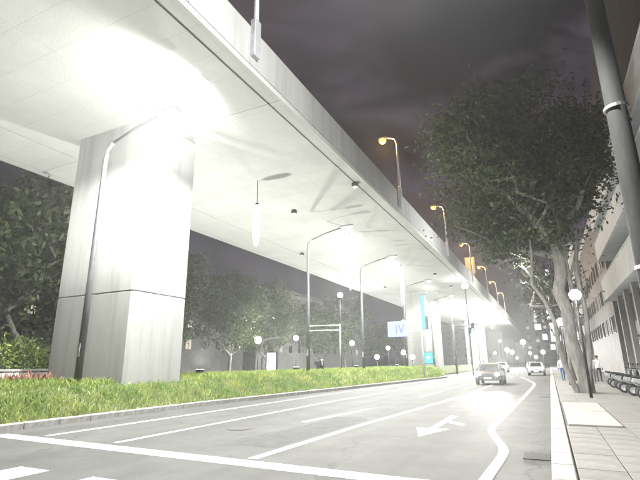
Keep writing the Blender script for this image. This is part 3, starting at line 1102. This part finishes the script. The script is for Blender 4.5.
for i, (x, y, r) in enumerate(((-23.2, 11.5, 1.3), (-23.6, 13.6, 1.6), (-23.3, 15.8, 1.35), (-23.9, 9.4, 1.5), (-24.6, 18, 1.5), (-26.5, 16.0, 1.7))):
    shrub('rounded leafy shrub behind the low pale wall', (x, y, 0), r, 40 + i)

# ------------------------------------------------------------------ buildings
wf = MB()
wf.box(-0.02, 0.08, 0, 1.6, 0, 0.07); wf.box(-0.02, 0.08, 0, 1.6, 1.63, 1.7)
wf.box(-0.02, 0.08, 0, 0.07, 0.07, 1.63); wf.box(-0.02, 0.08, 1.53, 1.6, 0.07, 1.63); wf.box(-0.015, 0.075, 0.77, 0.83, 0.07, 1.63)
wfm = wf.mesh('window', M_FRAME)
wpm = MB().box(0.03, 0.05, 0.06, 1.54, 0.06, 1.64).mesh('pane', M_GLASS)
wpl = MB().box(0.03, 0.05, 0.06, 1.54, 0.06, 1.64).mesh('pane', M_WARMWIN)

def window(parent, loc, rotz=0.0, lit=False):
    w = link('window', wfm, parent, loc, rotz)
    link('pane', wpl if lit else wpm, w)
    return w

nb = thing('apartment_building', 'building with stacked white balcony bands over dark recesses along the pavement', 'building', (5.0, 14, 0.12))
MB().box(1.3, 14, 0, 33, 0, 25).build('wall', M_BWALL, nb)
for i, (z0, z1) in enumerate(((6.5, 8.3), (10.1, 11.6), (12.9, 14.5))):
    o = MB()
    o.box(0, 0.14, 0, 33, z0, z1)
    o.box(0.14, 1.298, 32.86, 33, z0, z1)
    o.box(0.14, 1.298, 0, 0.14, z0, z1)
    o.box(0.14, 1.298, 0.14, 32.86, z0, z0 + 0.2)
    o.build('balcony', M_BALC, nb, bevel=0.015)
    MB().box(-0.04, 0.18, -0.03, 33.03, z1 + 0.003, z1 + 0.08).build('coping', M_BALC, nb)
for z in (8.75, 11.7, 14.7):
    for k in range(9):
        window(nb, (1.22, 1.0 + k * 3.5, z), 0, lit=False)
for k in range(9):
    y0 = 0.5 + k * 3.6
    MB().box(0.5, 0.85, y0 - 0.25, y0 + 0.2, 0.03, 6.48).build('column', M_BWALL2, nb, bevel=0.02)
    if k < 8:
        sh = MB()
        for q in range(26):
            sh.box(1.22 - 0.02 * (q % 2), 1.297, y0 + 0.35, y0 + 3.2, 0.05 + q * 0.12, 0.05 + q * 0.12 + 0.117)
        sh.build('roller_shutter', M_SHUT, nb)
        MB().box(1.1, 1.296, y0 + 0.3, y0 + 3.25, 3.3, 4.3).build('fascia_board', M_BWALL2, nb)

def block(label, x0, x1, y0, y1, h, wm, face, floor=3.3, bay=3.2, lit=0.25, group=None, roof=True):
    """far block: walls, every window of the street front, cornice and roof room"""
    t = thing('office_building', label, 'building', (x0, y0, 0), group=group)
    MB().box(0, x1 - x0, 0, y1 - y0, 0, h).build('wall', wm, t)
    MB().box(-0.15, x1 - x0 + 0.15, -0.15, y1 - y0 + 0.15, h + 0.003, h + 0.6).build('cornice', M_BALC, t)
    if roof:
        MB().box((x1 - x0) * .3, (x1 - x0) * .6, (y1 - y0) * .3, (y1 - y0) * .7, h + 0.6, h + 3.4).build('roof_room', wm, t)
    nf = int((h - 4.0) / floor)
    if 'front' in face:     # side towards -Y
        nbay = int((x1 - x0 - 1) / bay)
        for i in range(nf):
            for k in range(nbay):
                window(t, (1.0 + k * bay, -0.06, 4.2 + i * floor), -math.pi / 2 + math.pi, random.random() < lit) if False else \
                    window(t, (1.0 + k * bay + 1.6, -0.03, 4.2 + i * floor), math.pi / 2, random.random() < lit)
    if 'left' in face:      # side towards -X
        nbay = int((y1 - y0 - 1) / bay)
        for i in range(nf):
            for k in range(nbay):
                window(t, (-0.06, 1.0 + k * bay, 4.2 + i * floor), 0, random.random() < lit)
    if 'right' in face:     # side towards +X
        nbay = int((y1 - y0 - 1) / bay)
        for i in range(nf):
            for k in range(nbay):
                window(t, (x1 - x0 + 0.06, 1.0 + k * bay + 1.6, 4.2 + i * floor), math.pi, random.random() < lit)
    return t
block('grey tiled block behind the big tree with many small windows', 6.2, 22, 52, 82, 17, M_BWALL2, ('left', 'front'))
block('pale block farther down the pavement behind the trees', 6.0, 24, 86, 122, 21, M_WALL, ('left',))
block('far tall block carrying the column of lit signs', 6.0, 26, 128, 168, 30, M_BWALL2, ('left', 'front'))
block('wide far building closing the end of the road', -10, 22, 260, 285, 30, M_WALL, ('front',), bay=4)
block('broad far building seen beneath the viaduct deck', -62, -16, 275, 300, 22, M_BWALL2, ('front',), bay=4.4)
block('long pale building behind the trees across the far road', -72, -56, 20, 78, 15, M_BWALL2, ('right',), bay=4)
block('longer building behind the trees farther down the far road', -72, -57, 84, 150, 18, M_WALL, ('right',), bay=4.4)

# projecting lit signs on the far right block
def sign_box(px, py, w, h, Y, label, gm):
    q = atY(px, py, Y)
    t = thing('shop_sign', label, 'sign', (q.x, Y, q.z), group='lit signs down the pavement')
    MB().box(-w / 2, w / 2, -0.12, 0.12, -h / 2, h / 2).build('case', M_DARK, t, bevel=0.04)
    MB().box(-w / 2 + 0.1, w / 2 - 0.1, -0.135, -0.123, -h / 2 + 0.1, h / 2 - 0.1).build('face', gm, t)
    MB().tube([(w / 2 - 0.02, 0, h * .3), (6.0 - q.x + 0.05, 0, h * .3)], 0.06, 8).build('bracket', M_DARK, t)
    MB().tube([(w / 2 - 0.02, 0, -h * .3), (6.0 - q.x + 0.05, 0, -h * .3)], 0.06, 8).build('bracket', M_DARK, t)
for px, py, w, h in ((547, 273, 1.2, 1.9), (547, 285, 1.2, 1.9), (548, 297, 1.2, 1.9)):
    sign_box(px, py, w, h, 135, 'small square lit sign high in the stacked column', M_SIGNW)
sign_box(549, 311, 1.6, 4.6, 132, 'tall white lit sign below the stacked column of small signs', M_SIGNW)
sign_box(556, 332, 2.0, 3.4, 90, 'bright bluish white lit sign over the pavement', M_SIGNW)
sign_box(538, 327, 1.6, 1.6, 130, 'square dark framed lit sign near the road end', M_SIGNW)
sign_box(545, 337, 1.3, 1.6, 130, 'small oval looking lit sign below the square one', M_SIGNW)

for px, py, w, h, Y in ((566, 312, 1.2, 1.8, 84), (553, 347, 1.0, 1.2, 100)):
    sign_box(px, py, w, h, Y, 'small white lit shop sign hung low over the pavement', M_SIGNW)
# ------------------------------------------------------------------ vehicles
def make_car(label, paint, group=None):
    t = thing('car', label, 'car', group=group)
    # front faces -Y, length 4.3
    side = [(-2.15, 0.32), (-2.18, 0.62), (-2.05, 0.8), (-1.05, 0.98), (-0.35, 1.42), (0.15, 1.5), (1.1, 1.46), (1.75, 1.08), (2.12, 1.0), (2.16, 0.5), (2.08, 0.3)]
    b = MB()
    rows = [(-0.86, 0.92), (-0.7, 1.0), (0.7, 1.0), (0.86, 0.92)]
    for x, s in rows:
        for y, z in side:
            inset = 1.0
            xx = x
            if z > 1.02:
                xx = x * (1 - 0.22 * (z - 1.02) / 0.48)
            b.v.append((xx, y * (s if s < 1 else 1), z if s == 1 else 0.3 + (z - 0.3) * 0.985))
    n = len(side)
    for r in range(3):
        for i in range(n):
            j = (i + 1) % n
            b.f.append((r * n + i, r * n + j, (r + 1) * n + j, (r + 1) * n + i))
    b.f.append(tuple(range(n)))
    b.f.append(tuple(3 * n + i for i in reversed(range(n))))
    b.build('body', paint, t, bevel=0.03)
    ws = MB()
    ws.quad((-0.62, -1.0, 1.012), (0.62, -1.0, 1.012), (0.52, -0.38, 1.418), (-0.52, -0.38, 1.418))
    ws.build('windscreen', M_GLASS, t, loc=(0, -0.012, 0.014))
    for s in (-1, 1):
        MB().quad
        w = MB()
        w.quad((s * 0.832, -0.75, 1.05), (s * 0.832, 1.3, 1.05), (s * 0.70, 0.95, 1.4), (s * 0.70, -0.25, 1.4))
        w.build('side_window', M_GLASS, t, loc=(s * 0.012, 0, 0))
        MB().box(s * 0.9 - 0.09, s * 0.9 + 0.09, -0.72, -0.6, 0.98, 1.12).build('mirror', paint, t, bevel=0.02)
        h = MB().lathe([(0.001, -0.09), (0.12, -0.07), (0.17, 0.0), (0.17, 0.08)], (s * 0.6, -2.08, 0.7), 14, 'y').build('headlight', M_HEAD, t, smooth=True)
        for y in (-1.32, 1.35):
            wh = MB().lathe([(0.2, -0.1), (0.3, -0.1), (0.32, -0.06), (0.32, 0.06), (0.3, 0.1), (0.2, 0.1)], (s * 0.8, y, 0.32), 18, 'x').build('wheel', M_RUBBER, t, smooth=True)
            MB().lathe([(0.001, -0.07), (0.2, -0.09), (0.2, 0.09), (0.001, 0.07)], (s * 0.8, y, 0.32), 14, 'x').build('rim', M_STEEL, wh)
    MB().box(-0.55, 0.55, -2.215, -2.16, 0.38, 0.56).build('grille', M_DARK, t, bevel=0.02)
    MB().box(-0.26, 0.26, -2.23, -2.216, 0.42, 0.54).build('number_plate', M_BALC, t)
    return t
P_W = mat('car_paint_silver', (0.35, 0.36, 0.37), rough=0.3, metal=0.5)
P_B = mat('car_paint_dark', (0.03, 0.03, 0.035), rough=0.25, metal=0.3)
P_R = mat('car_paint_white', (0.6, 0.6, 0.6), rough=0.3)
q = atZ(487, 371, 0.7)
car = make_car('dark car coming down the road with glaring headlights', P_B)
CY = 35.0
qx = atY(487, 370, CY).x
car.location = (qx, CY + 2.1, 0)
for s in (-1, 1):
    lamp('SPOT', car, (s * 0.6, -2.3, 0.7), 420, (1, 0.97, 0.92), 0.12, (0.11, -1, 0.11), 26, 0.8)
c2 = make_car('silver car beside the kerb line with its headlights on', P_W)
c2.location = (atY(536, 371, 58).x, 60.5, 0)
c3 = make_car('white car farther back behind the glaring dark car', P_R)
c3.location = (-6.8, 78, 0)
c4 = dup(c2, (-3.0, 92, 0), 0, 'distant silver car beneath the far street lamps')

def make_scooter(label, paint, group):
    t = thing('scooter', label, 'scooter', group=group)
    for y in (-0.62, 0.6):
        w = MB().lathe([(0.13, -0.05), (0.2, -0.055), (0.23, 0.0), (0.2, 0.055), (0.13, 0.05)], (0, y, 0.23), 16, 'x').build('wheel', M_RUBBER, t, smooth=True)
        MB().lathe([(0.001, -0.03), (0.13, -0.045), (0.13, 0.045), (0.001, 0.03)], (0, y, 0.23), 12, 'x').build('rim', M_STEEL, w)
    b = MB()
    b.prism_x([(-0.42, 0.28), (-0.5, 0.42), (-0.46, 0.85), (-0.38, 0.98), (-0.34, 0.85), (-0.34, 0.42), (0.1, 0.34), (0.18, 0.6), (0.3, 0.72), (0.85, 0.78), (0.9, 0.62), (0.75, 0.5), (0.42, 0.45), (0.3, 0.28)], -0.17, 0.17)
    b.build('body', paint, t, bevel=0.03)
    MB().prism_x([(0.16, 0.7), (0.3, 0.8), (0.5, 0.78), (0.82, 0.86), (0.86, 0.79), (0.3, 0.725)], -0.15, 0.15).build('seat', M_DARK, t, bevel=0.03)
    MB().tube([(0, -0.62, 0.23), (0, -0.45, 0.8), (0, -0.38, 1.0)], 0.03, 8).build('fork', M_STEEL, t)
    MB().tube([(-0.33, -0.28, 1.04), (-0.12, -0.38, 1.02), (0.12, -0.38, 1.02), (0.33, -0.28, 1.04)], 0.018, 8).build('handlebar', M_DARK, t)
    MB().lathe([(0.001, -0.06), (0.08, -0.04), (0.1, 0.02)], (0, -0.46, 0.9), 12, 'y').build('headlight', M_BALC, t, smooth=True)
    for s in (-1, 1):
        MB().tube([(s * 0.22, -0.34, 1.04), (s * 0.3, -0.36, 1.22)], 0.01, 6).build('mirror_stalk', M_DARK, t)
        MB().lathe([(0.001, -0.015), (0.05, -0.01), (0.05, 0.01), (0.001, 0.015)], (s * 0.31, -0.36, 1.25), 10, 'y').build('mirror', M_DARK, t)
    MB().prism_x([(-0.86, 0.42), (-0.62, 0.5), (-0.42, 0.42), (-0.45, 0.38), (-0.62, 0.455), (-0.83, 0.38)], -0.07, 0.07).build('mudguard', paint, t)
    return t
S1 = make_scooter('scooter parked in the row beside the building columns', P_W, 'scooters parked along the building')
S1.location = (3.6, 21.5, 0.15)
S1.rotation_euler.z = 1.2
S2 = make_scooter('dark scooter parked in the row beside the building columns', P_B, 'dark scooters parked along the building')
S2.location = (3.7, 22.5, 0.15)
S2.rotation_euler.z = 1.25
for k in range(9):
    dup((S1, S2)[k % 2], (3.5 + 0.15 * random.random(), 23.6 + k * 1.05, 0.15), 1.2 + random.uniform(-.12, .12))
q = atY(320, 366, 34.0)
S3 = dup(S2, (q.x, 34.0, bank_z(q.x, 34.0)), 0.8, 'dark scooter parked alone on the bank under the viaduct')
if 'group' in S3:
    del S3['group']

# ------------------------------------------------------------------ pedestrians
def person(label, loc, rotz, shirt, pants, step=0.22):
    t = thing('person', label, 'person', loc, rotz)
    me = bpy.data.meshes.new('body')
    J = {'pel': (0, 0, 0.95), 'spi': (0, 0, 1.15), 'che': (0, 0, 1.35), 'nec': (0, 0, 1.5), 'hea': (0, -0.02, 1.58), 'top': (0, -0.02, 1.7),
         'hl': (-0.1, 0, 0.9), 'kl': (-0.11, -step * .7, 0.5), 'al': (-0.11, -step, 0.08), 'tl': (-0.12, -step - 0.16, 0.04),
         'hr': (0.1, 0, 0.9), 'kr': (0.11, step * .3, 0.5), 'ar': (0.11, step, 0.1), 'tr': (0.12, step - 0.14, 0.04),
         'sl': (-0.18, 0, 1.42), 'el': (-0.25, 0.06, 1.15), 'wl': (-0.26, -0.02, 0.9), 'fl': (-0.25, -0.05, 0.78),
         'sr': (0.18, 0, 1.42), 'er': (0.25, 0.0, 1.15), 'wr': (0.26, -0.14, 0.93), 'fr': (0.25, -0.19, 0.82)}
    Rd = {'pel': .15, 'spi': .13, 'che': .16, 'nec': .055, 'hea': .085, 'top': .09, 'hl': .09, 'kl': .06, 'al': .04, 'tl': .035, 'hr': .09, 'kr': .06, 'ar': .04, 'tr': .035,
          'sl': .07, 'el': .045, 'wl': .032, 'fl': .03, 'sr': .07, 'er': .045, 'wr': .032, 'fr': .03}
    E = [('pel', 'spi'), ('spi', 'che'), ('che', 'nec'), ('nec', 'hea'), ('hea', 'top'), ('pel', 'hl'), ('hl', 'kl'), ('kl', 'al'), ('al', 'tl'), ('pel', 'hr'), ('hr', 'kr'), ('kr', 'ar'), ('ar', 'tr'),
         ('che', 'sl'), ('sl', 'el'), ('el', 'wl'), ('wl', 'fl'), ('che', 'sr'), ('sr', 'er'), ('er', 'wr'), ('wr', 'fr')]
    names = list(J)
    me.from_pydata([J[k] for k in names], [(names.index(a), names.index(b_)) for a, b_ in E], [])
    o = link('body', me, t)
    md = o.modifiers.new('skin', 'SKIN')
    o.modifiers.new('sub', 'SUBSURF').render_levels = 2
    for i, k in enumerate(names):
        me.skin_vertices[0].data[i].radius = (Rd[k], Rd[k])
    me.skin_vertices[0].data[0].use_root = True
    mt = bpy.data.materials.new('clothed_figure')
    mt.use_nodes = True
    nt_ = mt.node_tree
    tcn = nt_.nodes.new('ShaderNodeTexCoord')
    sx = nt_.nodes.new('ShaderNodeSeparateXYZ')
    rr = nt_.nodes.new('ShaderNodeValToRGB')
    mr = nt_.nodes.new('ShaderNodeMapRange')
    mr.inputs['From Max'].default_value = 1.8
    rr.color_ramp.interpolation = 'CONSTANT'
    el = rr.color_ramp.elements
    el[0].position = 0.0
    el[0].color = (0.04, 0.035, 0.03, 1)
    el[1].position = 0.05
    el[1].color = (*pants, 1)
    for p_, c_ in ((0.53, shirt), (0.835, (0.45, 0.28, 0.2)), (0.93, (0.02, 0.016, 0.014))):
        e = el.new(p_)
        e.color = (*c_, 1)
    nt_.links.new(tcn.outputs['Object'], sx.inputs[0])
    nt_.links.new(sx.outputs['Z'], mr.inputs['Value'])
    nt_.links.new(mr.outputs['Result'], rr.inputs['Fac'])
    nt_.links.new(rr.outputs['Color'], nt_.nodes['Principled BSDF'].inputs['Base Color'])
    nt_.nodes['Principled BSDF'].inputs['Roughness'].default_value = 0.8
    me.materials.append(mt)
    hr_ = MB().lathe([(0.105, 0.0), (0.115, 0.06), (0.09, 0.12), (0.04, 0.15), (0.001, 0.155)], (0, 0.005, 1.655), 12).build('hair', mat('hair', (0.02, 0.016, 0.014), rough=0.6), t, smooth=True)
    return t
person('person in white shirt and blue trousers walking near the kerb', (0.75, 40, 0.15), 0.2, (0.7, 0.72, 0.74), (0.05, 0.1, 0.22))
person('person in pale top and grey trousers walking beside the parked scooters', (2.35, 35, 0.15), 0.0, (0.62, 0.6, 0.58), (0.2, 0.2, 0.21))
person('person in white top and dark trousers walking close to the building', (2.95, 38, 0.15), 3.1, (0.75, 0.74, 0.72), (0.04, 0.04, 0.05))

# ------------------------------------------------------------------ night haze
hz = MB()
hz.box(-595, 595, -190, 1190, -1.0, 44.0)
hz = hz.build('haze', None)
tag(hz, 'thin pale night haze filling the street', 'haze', kind='stuff')
hm = bpy.data.materials.new('haze')
hm.use_nodes = True
ht = hm.node_tree
ht.nodes.remove(ht.nodes['Principled BSDF'])
vol = ht.nodes.new('ShaderNodeVolumePrincipled')
vol.inputs['Color'].default_value = (0.93, 0.96, 0.95, 1)
vol.inputs['Density'].default_value = 0.0011
vol.inputs['Anisotropy'].default_value = 0.55
ht.links.new(vol.outputs['Volume'], ht.nodes['Material Output'].inputs['Volume'])
hz.data.materials.append(hm)
